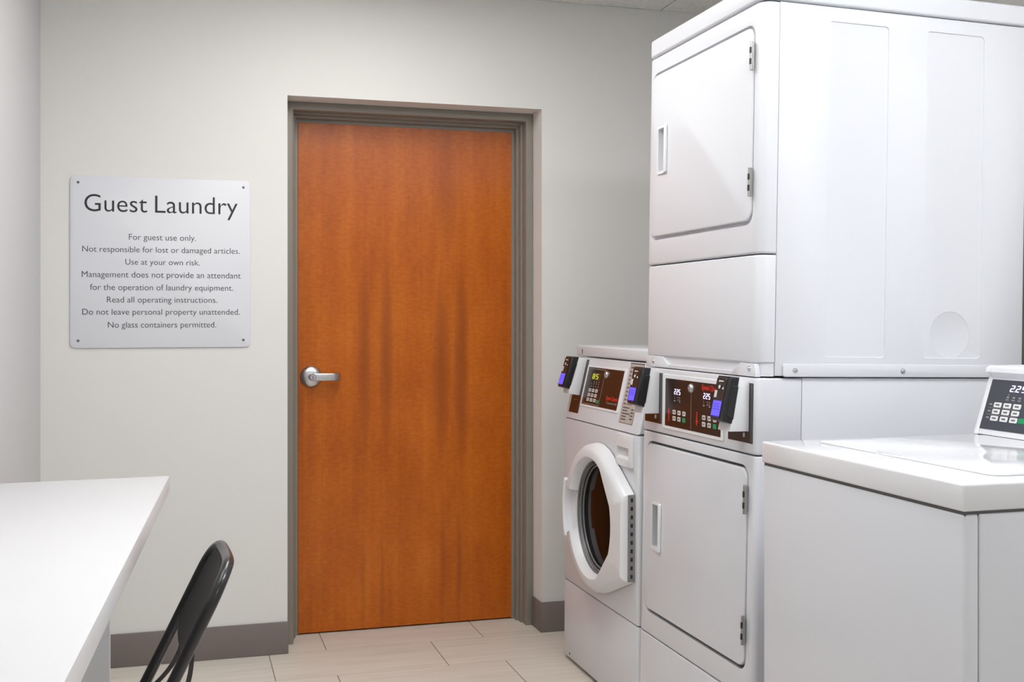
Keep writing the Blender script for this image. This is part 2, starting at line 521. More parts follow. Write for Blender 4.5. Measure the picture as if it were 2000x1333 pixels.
# lever set
hx, hz = 0.051, 1.0195
bm = lathe_bm([(0, 0.016), (0.020, 0.016), (0.034, 0.013), (0.0425, 0.006), (0.0435, 0.0)], 40)
xform(bm, Matrix.Rotation(RAD(-90), 4, 'Z')); move(bm, hx, 0, hz)
rose = finish('handle_rose', bm, 'steel', door, 50)
bm = bmesh.new()
b = lathe_bm([(0, 0.062), (0.0125, 0.062), (0.0145, 0.060), (0.0145, 0.045), (0.0125, 0.040), (0.0125, 0.010)], 32)
xform(b, Matrix.Rotation(RAD(-90), 4, 'Z')); move(b, hx, 0, hz); join(bm, b)
pl = [(hx - .004, -.060), (hx + .05, -.062), (hx + .082, -.062), (hx + .098, -.057), (hx + .108, -.045), (hx + .112, -.028),
      (hx + .100, -.028), (hx + .096, -.040), (hx + .086, -.047), (hx + .07, -.050), (hx - .004, -.046)]
b = prism_bm(pl, 'z', hz - .0145, hz + .0145, r=0.003, seg=3); join(bm, b)
lever = finish('lever_handle', bm, 'steel', door, 40)
bm = lathe_bm([(0, 0.0655), (0.0095, 0.0655), (0.011, 0.0640), (0.011, 0.060)], 28)
xform(bm, Matrix.Rotation(RAD(-90), 4, 'Z')); move(bm, hx, 0, hz)
kc = finish('lock_cylinder', bm, 'steel', lever)
bm = box_bm(hx - .0012, hx + .0012, -.0664, -.0652, hz - .006, hz + .005); finish('keyhole', bm, 'hole', lever)
# scuffs of bare wood at the door's lower right corner
# ------------------------------------------------------------------ wall sign
sgn = empty('wall_sign', (-0.066, YB, 1.4505), 'square pale grey sign headed Guest Laundry, screwed to wall left of door', 'sign')
bm = prism_bm(rrect(-0.311, 0.311, -0.3065, 0.3065, 0.018, 6), 'y', -0.0065, -0.0005, r=0.0012, seg=2)
finish('sign_plate', bm, 'sign', sgn)
def wall_text(s, u0, u1, zc, bold, mat, name):
    b = text_bm(s, width=u1 - u0, bold=bold, depth=0.0004)
    xform(b, Matrix.Translation(((u0 + u1) / 2, -0.0065, zc)) @ Matrix.Rotation(RAD(90), 4, 'X'))
    return b
for s, x0, x1, zc, hh in (('Guest', -0.2636, -0.0515, 0.1800, 1), ('Laundry', -0.0245, 0.265, 0.1800, 1)):
    finish('sign_heading', wall_text(s, x0, x1, zc, -0.004, 'sign_ink', 't'), 'sign_ink', sgn)
lines = [('For guest use only.', -0.1798, 0.0519, 1.5324), ('Not responsible for lost or damaged articles.', -0.3364, 0.2064, 1.4878),
         ('Use at your own risk.', -0.192, 0.0645, 1.4433), ('Management does not provide an attendant', -0.3382, 0.210, 1.3972),
         ('for the operation of laundry equipment.', -0.3109, 0.1825, 1.3518), ('Read all operating instructions.', -0.2542, 0.126, 1.3074),
         ('Do not leave personal property unattended.', -0.3364, 0.2064, 1.2638), ('No glass containers permitted.', -0.2508, 0.1224, 1.2175)]
for s, x0, x1, z in lines:
    finish('sign_text', wall_text(s, x0 + 0.066, x1 + 0.066, z - 1.4505 - 0.0010, -0.004, 'sign_ink2', 't'), 'sign_ink2', sgn)
for sx in (-0.2845, 0.2855):
    for sz in (-0.2805, 0.2815):
        b = lathe_bm([(0, 0.0022), (0.003, 0.0018), (0.0048, 0.0)], 16)
        xform(b, Matrix.Translation((sx, -0.0065, sz)) @ Matrix.Rotation(RAD(-90), 4, 'Z'))
        finish('screw', b, 'sign_screw', sgn)

# ------------------------------------------------------------------ payment reader on its wedge bracket
def card_reader(parent, b0, b1, wedge, body, name='payment_reader'):
    """wedge, body: (a,c) outlines; body = front-top, front-bottom, back-bottom, back-top. Extruded b0..b1"""
    bm = prism_bm(wedge, 'y', b0 + .001, b1 - .001, r=0.0015, seg=2)
    br = finish('reader_bracket', bm, 'plastic_white', parent)
    ft, fb, bb, bt = [Vector((p[0], 0, p[1])) for p in body]
    bm = prism_bm(body, 'y', b0, b1, r=0.0045, seg=3)
    bevel = None
    rd = finish(name, bm, 'reader', br)
    at, L = face_frame(fb.x, fb.z, ft.x, ft.z)
    W = b1 - b0
    # front plate
    b = prism_bm(rrect(-b1 + .002, -b0 - .012, 0.004, L - .004, 0.006), 'z', 0, 0.002, r=0.0008, seg=1)
    xform(b, at(0, 0, -0.0002)); finish('reader_front', b, 'reader_face', rd)
    fx0, fx1 = -b1 + .004, -b0 - .0135
    FW = fx1 - fx0
    def plate(nm, x0, x1, y0, y1, z0, z1, mat, r=0.001):
        b = prism_bm(rrect(x0, x1, y0, y1, r, 3), 'z', z0, z1); xform(b, at(0, 0, 0)); return finish(nm, b, mat, rd)
    sc = (fx0 + FW * .06, fx0 + FW * .96, L * .09, L * .43)
    plate('screen_border', sc[0] - .002, sc[1] + .002, sc[2] - .004, sc[3] + .003, 0.0016, 0.0021, 'screen_dark')
    plate('screen', *sc, 0.0019, 0.0025, 'screen')
    bm = bmesh.new()
    for k in range(3):
        y = sc[2] + (sc[3] - sc[2]) * (0.42 + 0.16 * k)
        join(bm, prism_bm([(sc[0] + .004, y), (sc[1] - .005 - .004 * k, y), (sc[1] - .005 - .004 * k, y + .0016), (sc[0] + .004, y + .0016)], 'z', 0.0022, 0.0027))
    xform(bm, at(0, 0, 0)); finish('screen_lines', bm, 'screen_line', rd)
    # printed marks: short white word, round icon, small triangle
    bm = bmesh.new()
    join(bm, prism_bm(circ(fx0 + FW * .30, L * .875, .0026, 14), 'z', 0.0016, 0.0022))
    join(bm, prism_bm(rrect(fx0 + FW * .30, fx0 + FW * .74, L * .865, L * .89, .001, 3), 'z', 0.0016, 0.0022))
    join(bm, prism_bm([(fx0 + FW * .72, L * .70), (fx0 + FW * .90, L * .70), (fx0 + FW * .81, L * .755)], 'z', 0.0016, 0.0022))
    xform(bm, at(0, 0, 0)); finish('printed_mark', bm, 'key_white', rd)
    b = prism_bm(circ(fx0 + FW * .44, L * .755, .0085, 24), 'z', 0.0014, 0.0030, r=.0006, seg=1)
    xform(b, at(0, 0, 0)); bt_ = finish('tap_button', b, 'reader', rd)
    b = prism_bm(circ(fx0 + FW * .46, L * .745, .0046, 20), 'z', 0.0026, 0.0036)
    xform(b, at(0, 0, 0)); finish('tap_icon', b, 'key_white', rd)
    plate('sticker', fx0 + .000, fx0 + FW * .27, L * .50, L * .66, 0.0016, 0.0022, 'sticker')
    # grey grip inset on the near flank
    up = (ft - fb)
    def flank(f, s): return fb + (bb - fb) * f + ((ft - fb) * (1 - f) + (bt - bb) * f) * s
    q = [flank(.30, .14), flank(.98, .10), flank(.98, .80), flank(.30, .80)]
    bm = prism_bm([(p.x, p.z) for p in q], 'y', b0 - .0022, b0 + .001, r=0.001, seg=1)
    finish('reader_grip', bm, 'reader', rd)
    return br

def keys(parent, at, specs, w, h, mat, name='key', lift=0.0):
    for (b, s, m) in specs:
        bm = prism_bm(rrect(-w / 2, w / 2, -h / 2, h / 2, min(w, h) * .18, 3), 'z', 0, 0.0014, r=0.0004, seg=1)
        xform(bm, at(b, s, lift)); k = finish(name if m != 'green' else 'start_key', bm, m, parent)
        if m != 'green':
            bm = prism_bm([(-w * .26, -h * .16), (w * .26, -h * .16), (w * .26, h * .16), (-w * .26, h * .16)], 'z', 0.0013, 0.0017)
            xform(bm, at(b, s, lift)); finish('key_mark', bm, 'key_ink', k)

def dial_lock(parent, mtx, r=0.0075, name='lock_knob'):
    b = lathe_bm([(0, 0.008), (r * .6, 0.0075), (r * .95, 0.005), (r, 0.001), (r * 1.15, 0)], 24)
    # lathe axis x -> face normal z
    xform(b, mtx @ Matrix.Rotation(RAD(-90), 4, 'Y')); return finish(name, b, 'steel', parent, 50)

# ------------------------------------------------------------------ stacked dryer
SD = empty('stacked_dryer', (1.345, 2.495, 0.0), 'tall white stacked dryer with two square doors, between the two washers', 'dryer', rot=(0, RAD(1.0), 0))
W_, D_ = 0.710, 0.787

def wrap_front(a0, a1, c0, c1, r_side, r_edge, b0=0.0, b1=W_):
    """sheet-metal front piece whose two vertical front edges are rounded"""
    bm = box_bm(a0, a1, b0, b1, c0, c1)
    bevel_where(bm, lambda m: abs(m.x - a0) < 1e-5 and abs(m.z - (c0 + c1) / 2) < 1e-5, r_side, 6)
    es = [e for e in bm.edges if abs(e.calc_face_angle(0)) > 0.9 and (abs(e.verts[0].co.z - e.verts[1].co.z) < 1e-5)
          and max(e.verts[0].co.x, e.verts[1].co.x) < a1 - 1e-4]
    es += [e for e in bm.edges if abs(e.verts[0].co.z - e.verts[1].co.z) < 1e-5 and abs(e.verts[0].co.y - e.verts[1].co.y) < 1e-5
           and max(e.verts[0].co.x, e.verts[1].co.x) > a1 - 1e-4 and min(e.verts[0].co.x, e.verts[1].co.x) < a1 - 1e-4]
    if r_edge: bmesh.ops.bevel(bm, geom=list(set(es)), offset=r_edge, segments=3, profile=0.5, affect='EDGES')
    return bm

# cabinets
bm = bmesh.new()
add_box(bm, 0.010, 0.127, 0.008, W_ - .008, 0.03, 1.098)                 # core seen in the seams
core = finish('lower_core', bm, 'seam', SD)
bm = bmesh.new()
add_box(bm, 0.1262, D_, 0.0, W_, 0.02, 1.103, r=0.003, seg=2)
finish('lower_cabinet', bm, 'enamel', SD)
finish('lower_kick_panel', wrap_front(0, 0.124, 0.022, 0.296, 0.016, 0.004), 'enamel', SD)
lf = finish('lower_front_panel', wrap_front(0, 0.124, 0.300, 0.907, 0.016, 0.004), 'enamel', SD)
cp = finish('control_panel', wrap_front(-0.001, 0.124, 0.911, 1.102, 0.014, 0.005), 'enamel', SD)
bm = bmesh.new()
add_box(bm, 0.018, D_ - .01, 0.012, W_ - .012, 1.1065, 2.06)
finish('upper_core', bm, 'seam', SD)
bm = bmesh.new(); add_box(bm, 0.0490, D_, 0.0, W_, 1.1075, 2.0405, r=0.003, seg=2)
uc = finish('upper_cabinet', bm, 'enamel', SD)
# two long sunk fields and a round knock-out pressed into each flank
cs = []
for y0, y1, y2, dy in ((-0.02, 0.0026, 0.0036, 1), (W_ + .02, W_ - .0026, W_ - .0036, -1)):
    for a0, a1 in ((0.1885, 0.3625), (0.4775, 0.6530)):
        cs.append(prism_bm(rrect(a0, a1, 1.155, 2.004, 0.010, 5), 'y', min(y0, y1), max(y0, y1), r=0.0024, seg=3))
    cs.append(prism_bm(circ(0.560, 1.2175, 0.0600, 64), 'y', min(y0, y2), max(y0, y2), r=0.0012, seg=2))
cut(uc, *cs)
uf = finish('upper_front_panel', wrap_front(0, 0.0475, 1.4115, 2.0395, 0.034, 0.006), 'enamel', SD)
finish('upper_base_panel', wrap_front(0.002, 0.0475, 1.1385, 1.4085, 0.034, 0.005), 'enamel', SD)
bm = wrap_front(-0.002, D_ + .004, 2.0445, 2.098, 0.036, 0.007, -0.002, W_ + .002)
finish('dryer_lid', bm, 'enamel', SD, 40)
# brackets between the two halves
bm = bmesh.new()
join(bm, wrap_front(0.008, 0.0475, 1.1060, 1.1400, 0.030, 0, 0.003, W_ - .003))
add_box(bm, 0.0005, 0.014, 0.030, 0.680, 1.1045, 1.1150, r=0.001, seg=1)
def tab(bl, br, sl, sr):
    pts = [(bl, 1.1045), (bl, 1.115), (bl + sl, 1.1375), (br - sr, 1.1375), (br, 1.115), (br, 1.1045)]
    join(bm, prism_bm(pts, 'x', -0.0005, 0.014, r=0.0012, seg=2))
tab(0.530, 0.690, 0.045, 0.010); tab(0.008, 0.130, 0.008, 0.045)
finish('front_bracket', bm, 'enamel', SD)
bm = bmesh.new()
join(bm, prism_bm(rrect(0.068, 0.70, 1.1055, 1.1385, 0.008, 4), 'y', -0.0075, 0.001, r=0.0022, seg=2))
finish('side_bracket', bm, 'enamel', SD)
def screw(parent, loc, toward, r=0.0045):
    b = lathe_bm([(0, 0.004), (r * .6, 0.0036), (r, 0.0015), (r * 1.5, 0.0012), (r * 1.6, 0)], 14)
    rot = {'-x': Matrix.Rotation(RAD(180), 4, 'Y'), '-y': Matrix.Rotation(RAD(-90), 4, 'Z')}[toward]
    xform(b, Matrix.Translation(loc) @ rot); return finish('screw', b, 'steel', parent)
screw(SD, (-0.0005, 0.634, 1.122), '-x'); screw(SD, (-0.0005, 0.038, 1.124), '-x')
screw(SD, (0.1015, -0.0075, 1.1215), '-y'); screw(SD, (0.413, -0.0075, 1.1215), '-y')
bm = tube_bm([(D_ - .02, 0.14, 1.85), (D_ + .05, 0.14, 1.85), (D_ + .09, 0.14, 1.82), (D_ + .10, 0.14, 1.76), (D_ + .10, 0.14, 0.4)], 0.056, 24)
finish('exhaust_duct', bm, 'vent', SD)

def dryer_door(panel, c0, c1):
    b0, b1 = 0.0385, 0.668
    cut(panel, prism_bm(rrect(b0 - .004, b1 + .004, c0 - .010, c1 + .008, 0.034, 6), 'x', -0.05, 0.012))
    bm = prism_bm(rrect(b0, b1, c0, c1, 0.030, 6), 'x', -0.004, 0.0118, r=0.0038, seg=3)
    d = finish('dryer_door', bm, 'enamel', panel.parent)
    # recessed pull
    h0, h1, k0, k1 = 0.549, 0.617, c0 + .184, c0 + .328
    cut(d, prism_bm(rrect(h0 + .010, h1 - .006, k0 + .009, k1 - .008, 0.005, 4), 'x', -0.02, 0.0105))
    bm = prism_bm(rrect(h0, h1, k0, k1, 0.006, 4), 'x', -0.0125, -0.0038, r=0.0032, seg=3)
    h = finish('door_pull', bm, 'plastic_white', d)
    # slanted cup: deep under the near lip, shallow at the far side
    cut(h, prism_bm(rrect(h0 + .010, h1 - .006, k0 + .009, k1 - .008, 0.005, 4), 'x', -0.05, 0.02))
    # the far rim is lower than the near lip
    cut(h, prism_bm([(-0.05, h0 + .0105), (-0.05, h1 + .02), (-0.0065, h1 + .02), (-0.0085, h0 + .0105)], 'z', k0 - .02, k1 + .02))
    # two hinges on the near edge
    for z in (c0 + .059, c1 - .112):
        bm = bmesh.new()
        add_box(bm, -0.0115, -0.0035, 0.0315, 0.0405, z, z + .072, r=0.0012, seg=1)
        join(bm, tube_bm([(-0.0115, 0.0335, z), (-0.0115, 0.0335, z + .072)], 0.0036, 10))
        hg = finish('door_hinge', bm, 'hinge', d)
        for q in (0.014, 0.042):
            bm = box_bm(-0.0158, -0.0120, 0.0302, 0.0355, z + q, z + q + .015)
            finish('hinge_slot', bm, 'dark', hg)
    return d
dryer_door(uf, 1.4955, 1.983)
dryer_door(lf, 0.3755, 0.873)

# control panel fittings (face looks to -x at a = -0.001)
atS, LS = face_frame(-0.001, 0.911, -0.001, 1.102)
S = lambda c: (c - 0.911) / LS
def plate_on(parent, at, L, b0, b1, s0, s1, mat, name, z0=-0.002, z1=0.0008, r=0.002, bev=0.0):
    bm = prism_bm(rrect(-b1, -b0, s0 * L, s1 * L, r, 3), 'z', z0, z1, r=bev, seg=1)
    xform(bm, at(0, 0, 0)); return finish(name, bm, mat, parent)
bz = plate_on(cp, atS, LS, 0.166, 0.552, S(0.928), S(1.087), 'plastic_white', 'panel_bezel', -0.002, 0.003, 0.004, 0.0012)
fs = plate_on(cp, atS, LS, 0.182, 0.535, S(0.9375), S(1.075), 'fascia', 'control_fascia', 0.001, 0.0036, 0.002)
LIFT = 0.0036
for b0, b1 in ((0.565, 0.688), (0.0145, 0.1445)):
    pf = plate_on(cp, atS, LS, b0, b1, S(0.9375), S(1.088), 'fascia', 'reader_backplate', -0.002, 0.0009, 0.002)
    plate_on(pf, atS, LS, b0, b0 + .011, S(0.940), S(1.086), 'slot', 'backplate_edge', 0.0, 0.0014, 0.001)
    plate_on(pf, atS, LS, b0 + .038, b0 + .044, S(0.951), S(0.962), 'key', 'latch_stud', 0.0, 0.004, 0.002)
for bb, nm in ((0.473, 'display'), (0.2855, 'display')):
    d, w = digits_bm('225', 0.0160, slant=0.04)
    k = 0.0405 / w
    xform(d, atS(bb, S(1.0315), LIFT) @ Matrix.Diagonal((k, 1, 1, 1))); finish(nm, d, 'led', fs)
    # status legends below the digits
    bm = bmesh.new()
    for dx, dz, ww, hh in ((0.0, -.0075, .002, .002), (0.001, -.014, .002, .004), (-0.002, -.020, .010, .003), (.022, -.010, .003, .004), (.021, -.0165, .007, .003), (.034, -.010, .003, .004), (.034, -.016, .005, .003), (.033, -.021, .008, .003)):
        join(bm, prism_bm([(dx, dz), (dx + ww, dz), (dx + ww, dz + hh), (dx, dz + hh)], 'z', 0, .0004))
    xform(bm, atS(bb - .001, S(1.0315), LIFT)); finish('status_legend', bm, 'legend', fs)
for bb, up in ((0.5085, True), (0.3235, False)):
    pts = [(-.0028, 0), (.0028, 0), (.0028, .024), (.0075, .024), (0, .040), (-.0075, .024), (-.0028, .024)]
    if not up: pts = [(x, .041 - y) for x, y in pts]
    bm = prism_bm(pts, 'z', 0, .0004); xform(bm, atS(bb, S(0.9520), LIFT)); finish('arrow_mark', bm, 'red', fs)
for b0 in (0.470, 0.2795):
    keys(fs, atS, [(b0 - .0325 * i, S(0.9805 if j == 0 else 0.9625), 'green' if (i == 2 and j == 1) else 'key') for j in (0, 1) for i in range(3)], 0.0195, 0.0128, 'key', lift=LIFT)
bm = box_bm(-0.0007, 0.0007, 0, 0.106, 0, 0.0005); xform(bm, atS(0.361, S(0.9415), LIFT)); finish('divider_line', bm, 'fascia_line', fs)
dial_lock(fs, atS(0.362, S(1.0555), LIFT), 0.0115)
bm = text_bm('Speed Queen', width=0.105, bold=0.02, depth=.0005, shear=0.1, align='LEFT')
xform(bm, atS(0.2955, S(1.0565), LIFT)); finish('lettering', bm, 'red', fs)

WEDGE_S = [(0.002, 0.967), (0.002, 1.091), (-0.030, 1.096), (-0.049, 0.992), (-0.054, 0.967)]
BODY_S = [(-0.055, 1.104), (-0.077, 0.994), (-0.047, 0.985), (-0.028, 1.102)]
card_reader(cp, 0.034, 0.101, WEDGE_S, BODY_S)
card_reader(cp, 0.585, 0.652, WEDGE_S, BODY_S)

# ------------------------------------------------------------------ front-load washer
FW = empty('front_load_washer', (1.355, 3.235, 0.0), 'white front-loading washer with round dark glass door, in the corner beside the door', 'washer', rot=(0, RAD(0.4), 0))
WW, WD = 0.700, 0.70
bm = bmesh.new(); add_box(bm, 0.0045, WD - .01, 0.004, WW - .004, 0.05, 1.11)
bm2 = prism_bm([(0.006, 0.05), (0.006, 0.885), (0.056, 1.108), (WD - .01, 1.115), (WD - .01, 0.05)], 'y', 0.004, WW - .004)
bm.free(); finish('cabinet_core', bm2, 'seam', FW)
bm = bmesh.new(); add_box(bm, 0.060, WD, 0.0, WW, 0.02, 1.108, r=0.003, seg=2)
finish('cabinet', bm, 'enamel', FW)
bm = box_bm(0.0, 0.059, 0, WW, 0.016, 0.2895)
bevel_where(bm, lambda m: abs(m.x) < 1e-5 and abs(m.z - (0.016 + 0.2895) / 2) < 1e-5, 0.012, 4)
bevel_where(bm, lambda m: m.z > 0.2894 or (m.z < 0.0161 and m.x < 1e-4), 0.004, 2)
kick = finish('kick_panel', bm, 'enamel', FW)
bm = box_bm(0.002, 0.004, 0.626, 0.634, 0.026, 0.034); 
finish('panel_notch', xform(bm, Matrix.Translation((-0.0026, 0, 0))), 'dark', kick)
wf = finish('front_panel', wrap_front(0, 0.059, 0.2925, 0.8835, 0.012, 0.004, 0, WW), 'enamel', FW)
# sloping console
bm = prism_bm([(-0.001, 0.887), (0.049, 1.1085), (0.075, 1.1085), (0.075, 0.887)], 'y', 0.0, WW)
bevel_where(bm, lambda m: m.x < 0.06 and (abs(m.y) < 1e-5 or abs(m.y - WW) < 1e-5), 0.010, 4)
con = finish('console', bm, 'enamel', FW)
bm = box_bm(0.044, WD + .005, -0.001, WW + .001, 1.1125, 1.1515, r=0.007, seg=3)
lid = finish('washer_lid', bm, 'enamel', FW)
bm = lathe_bm([(0, 0.0008), (0.0052, 0.0008), (0.0056, 0)], 16); xform(bm, Matrix.Translation((0.044, 0.636, 1.133)) @ Matrix.Rotation(RAD(180), 4, 'Y'))
b2 = box_bm(0.0428, 0.0442, 0.6345, 0.6395, 1.120, 1.133); join(bm, b2)
finish('lid_keyhole', bm, 'sign_screw', lid)
atW, LW = face_frame(-0.001, 0.887, 0.049, 1.1085)
bz = plate_on(con, atW, LW, 0.200, 0.566, 0.225, 0.885, 'plastic_white', 'panel_bezel', -0.002, 0.0022, 0.004, 0.001)
fw = plate_on(con, atW, LW, 0.2155, 0.551, 0.262, 0.852, 'fascia', 'control_fascia', 0.0, 0.0028, 0.002)
# outlined keypad field
bm = bmesh.new()
x0, x1, y0, y1 = -0.541, -0.3815, 0.276 * LW, 0.832 * LW
for q in ((x0, x1, y0, y0 + .0018), (x0, x1, y1 - .0018, y1), (x0, x0 + .0016, y0, y1), (x1 - .0016, x1, y0, y1)):
    join(bm, prism_bm([(q[0], q[2]), (q[1], q[2]), (q[1], q[3]), (q[0], q[3])], 'z', 0.0025, 0.0033))
xform(bm, atW(0, 0, 0)); finish('keypad_outline', bm, 'fascia_line', fw)
LIFW = 0.0028
plate_on(fw, atW, LW, 0.417, 0.512, 0.655, 0.785, 'led_glow', 'display_window', 0.0025, 0.0030, 0.003)
d, w = digits_bm('85', 0.019, slant=0.05); xform(d, atW(0.4955, 0.672, LIFW) @ Matrix.Diagonal((0.056 / w, 1, 1, 1))); finish('display', d, 'led_yellow', fw)
keys(fw, atW, [(0.493 - .0325 * i, s, 'key') for s in (0.495, 0.420, 0.345) for i in range(3)] + [(0.3985, 0.335, 'green')], 0.0215, 0.0118, 'key', lift=LIFW)
bm = bmesh.new()
for i in range(4):
    for q, (ww, hh) in enumerate(((.004, .005), (.003, .006), (.006, .003))):
        x = -0.492 + .0225 * i; y = LW * (0.62 - .035 * q)
        if i == 0 and q < 1: continue
        join(bm, prism_bm([(x, y), (x + ww, y), (x + ww, y + hh), (x, y + hh)], 'z', 0, .0004))
xform(bm, atW(0, 0, LIFW)); finish('status_legend', bm, 'legend', fw)
dial_lock(fw, atW(0.3665, 0.765, LIFW), 0.0115)
bm = text_bm('Speed Queen', width=0.104, height=0.0185, bold=0.02, depth=.0005, shear=0.1, align='LEFT'); xform(bm, atW(0.3255, 0.395, LIFW)); finish('lettering', bm, 'red', fw)
bm = text_bm('Commercial', width=0.090, height=0.011, depth=.0004, align='LEFT'); xform(bm, atW(0.3150, 0.335, LIFW)); finish('lettering', bm, 'legend', fw)
# instruction label at the near end of the console
lb = plate_on(con, atW, LW, 0.066, 0.180, 0.110, 0.985, 'label_ink', 'instruction_label', -0.001, 0.0006, 0.003)
plate_on(lb, atW, LW, 0.0685, 0.1775, 0.118, 0.965, 'label', 'label_field', 0.0002, 0.0009, 0.002)
bm = bmesh.new()
def bar(x, y, w, h): join(bm, prism_bm([(x, y), (x + w, y), (x + w, y + h), (x, y + h)], 'z', 0, .0003))
bar(-.170, LW * .900, .085, .006)
for i in range(9):
    y = LW * (.84 - .058 * i); bar(-.170, y, .014, .006); bar(-.150, y + .001, .060 - .006 * (i % 3), .003)
for i, w in enumerate((.055, .042, .066, .038, .040)):
    bar(-.168, LW * (.325 - .042 * i), w, .0045)
for i in range(4): bar(-.098, LW * (.31 - .045 * i), .022, .005)
xform(bm, atW(0, 0, 0.0009)); finish('label_print', bm, 'label_ink', lb)
# reader recess, bracket and reader on the far end
pf = plate_on(con, atW, LW, 0.570, 0.668, 0.095, 0.965, 'fascia', 'reader_backplate', -0.001, 0.0008, 0.002)
plate_on(pf, atW, LW, 0.570, 0.5745, 0.095, 0.965, 'slot', 'backplate_edge', 0.0, 0.0013, 0.001)
plate_on(pf, atW, LW, 0.606, 0.640, 0.305, 0.312, 'legend', 'printed_mark', 0.0, 0.0012, 0.0005)
card_reader(con, 0.594, 0.661, [(0.0215, 0.971), (0.0485, 1.103), (0.016, 1.1085), (-0.0195, 0.995), (-0.0215, 0.978)],
            [(-0.0105, 1.1115), (-0.0430, 1.001), (-0.0195, 0.995), (0.016, 1.110)])
# detergent drawer
bm = prism_bm(rrect(0.034, 0.176, 0.777, 0.879, 0.010, 4), 'x', -0.008, 0.003, r=0.0025, seg=2)
dr = finish('detergent_drawer', bm, 'plastic_white', FW)
cut(dr, prism_bm([(-0.02, 0.788), (0.0020, 0.812), (0.0020, 0.838), (-0.02, 0.838)], 'y', 0.066, 0.164))
# round door: shaped ring with a straight hinge side
DC, DZ, DR, HR, ZF = 0.324, 0.5785, 0.262, 0.198, 0.955
hz0, hz1, hb = 0.4245, 0.7005, 0.026
def door_outline(R, hb, z0, z1, n=84):
    """circle joined by tangents to the two ends of the hinge side; points (b,c)"""
    def tang(pb, pz, sgn):
        dx, dz = pb - DC, (pz - DZ) / ZF; d = math.hypot(dx, dz); base = math.atan2(dz, dx); off = math.acos(min(1, R / d))
        return base + sgn * off
    a_top = tang(hb, z1, -1); a_bot = tang(hb, z0, 1)
    a_top %= 2 * math.pi; a_bot %= 2 * math.pi
    # sweep from the upper tangent, over the top, far side, bottom, to the lower tangent (clockwise in (b,c) -> decreasing angle)
    if a_bot > a_top: a_bot -= 2 * math.pi
    arc = [a_top + (a_bot - a_top) * i / n for i in range(n + 1)]
    return [(hb, z1)] + [(DC + R * math.cos(t), DZ + ZF * R * math.sin(t)) for t in arc] + [(hb, z0 + (z1 - z0) * i / 16) for i in range(16)]
dt = -0.046
outl = door_outline(DR, hb, hz0, hz1)
bm = bmesh.new()
def loop(R, hb_, z0, z1, a): return [bm.verts.new((a, p[0], p[1])) for p in door_outline(R, hb_, z0, z1)]
L0 = loop(DR, hb, hz0, hz1, -0.004)
L1 = loop(DR - .004, hb + .0005, hz0 + .003, hz1 - .003, -0.026)
L2 = loop(DR - .016, hb + .003, hz0 + .010, hz1 - .010, dt + .006)
L3 = loop(DR - .026, hb + .010, hz0 + .018, hz1 - .018, dt)
n = len(L0)
def in_well(v): return -22 < math.degrees(math.atan2((v.co.z - DZ) / ZF, v.co.y - DC)) < 20
for L_ in (L1, L2, L3):
    for v in L_:
        if in_well(v): v.co.x = -0.015
for A, B in ((L0, L1), (L1, L2), (L2, L3)):
    for i in range(n):
        bm.faces.new((A[i], A[(i + 1) % n], B[(i + 1) % n], B[i]))
# circular inner loops, sampled at matching angles so the quads run radially
def ring(R, a, well=False):
    out = []
    for v in L3:
        t = math.atan2(v.co.z - DZ, v.co.y - DC); w_ = well and in_well(v)
        out.append(bm.verts.new((-0.015 if w_ else a, DC + (R + .006 * w_) * math.cos(t), DZ + (R + .006 * w_) * math.sin(t))))
    return out
# densify between hinge corners by using ring of matching count
R4 = ring(HR + .006, dt, True); R5 = ring(HR, dt + .006, True); R6 = ring(HR - .010, -0.012); R7 = ring(HR - .012, -0.004)
for A, B in ((L3, R4), (R4, R5), (R5, R6), (R6, R7)):
    for i in range(n):
        bm.faces.new((A[i], A[(i + 1) % n], B[(i + 1) % n], B[i]))
wd = finish('washer_door', bm, 'plastic_white', FW, 40)
# handle bulge on the far side with its finger well
def sector(R0, R1, a0, a1, k=14):
    f = lambda R, t: (DC + R * math.cos(RAD(t)), DZ + ZF * R * math.sin(RAD(t)))
    return [f(R1, a0 + (a1 - a0) * i / k) for i in range(k + 1)] + [f(R0, a1 + (a0 - a1) * i / k) for i in range(k + 1)]
gp = finish('door_grip', prism_bm(sector(DR - .010, DR + .010, -25, 23), 'x', dt - .002, -0.006, r=0.005, seg=3), 'plastic_white', wd)
# chromed gasket rings and smoked glass bowl
bm = bmesh.new()
for R, a in ((HR - .010, -0.0135), (HR - .017, -0.006), (HR - .024, 0.002)):
    join(bm, tube_bm([(a, DC + R * math.cos(2 * math.pi * i / 64), DZ + R * math.sin(2 * math.pi * i / 64)) for i in range(64)], 0.0042, 8, closed=True))
finish('glass_ring', bm, 'gasket', wd)
bm = lathe_bm([(0, 0.006), (0.08, 0.004), (0.14, 0.0), (HR - .020, -0.003), (HR - .018, 0.002)], 64)
xform(bm, Matrix.Translation((0.0, DC, DZ)) @ Matrix.Diagonal((-1, 1, 1, 1)))
finish('door_glass', bm, 'glass', wd, 60)
# hinge strip on the near edge with its row of slots
bm = box_bm(-0.0245, -0.0005, hb - .0035, hb + .004, hz0 + .002, hz1 - .002, r=0.0008, seg=1)
hs = finish('hinge_strip', bm, 'hinge', wd)
for i in range(10):
    z = hz0 + .016 + i * 0.0265
    bm = box_bm(-0.0165, -0.0085, hb - .0042, hb - .0030, z - .003, z + .009); finish('hinge_slot', bm, 'dark', hs)
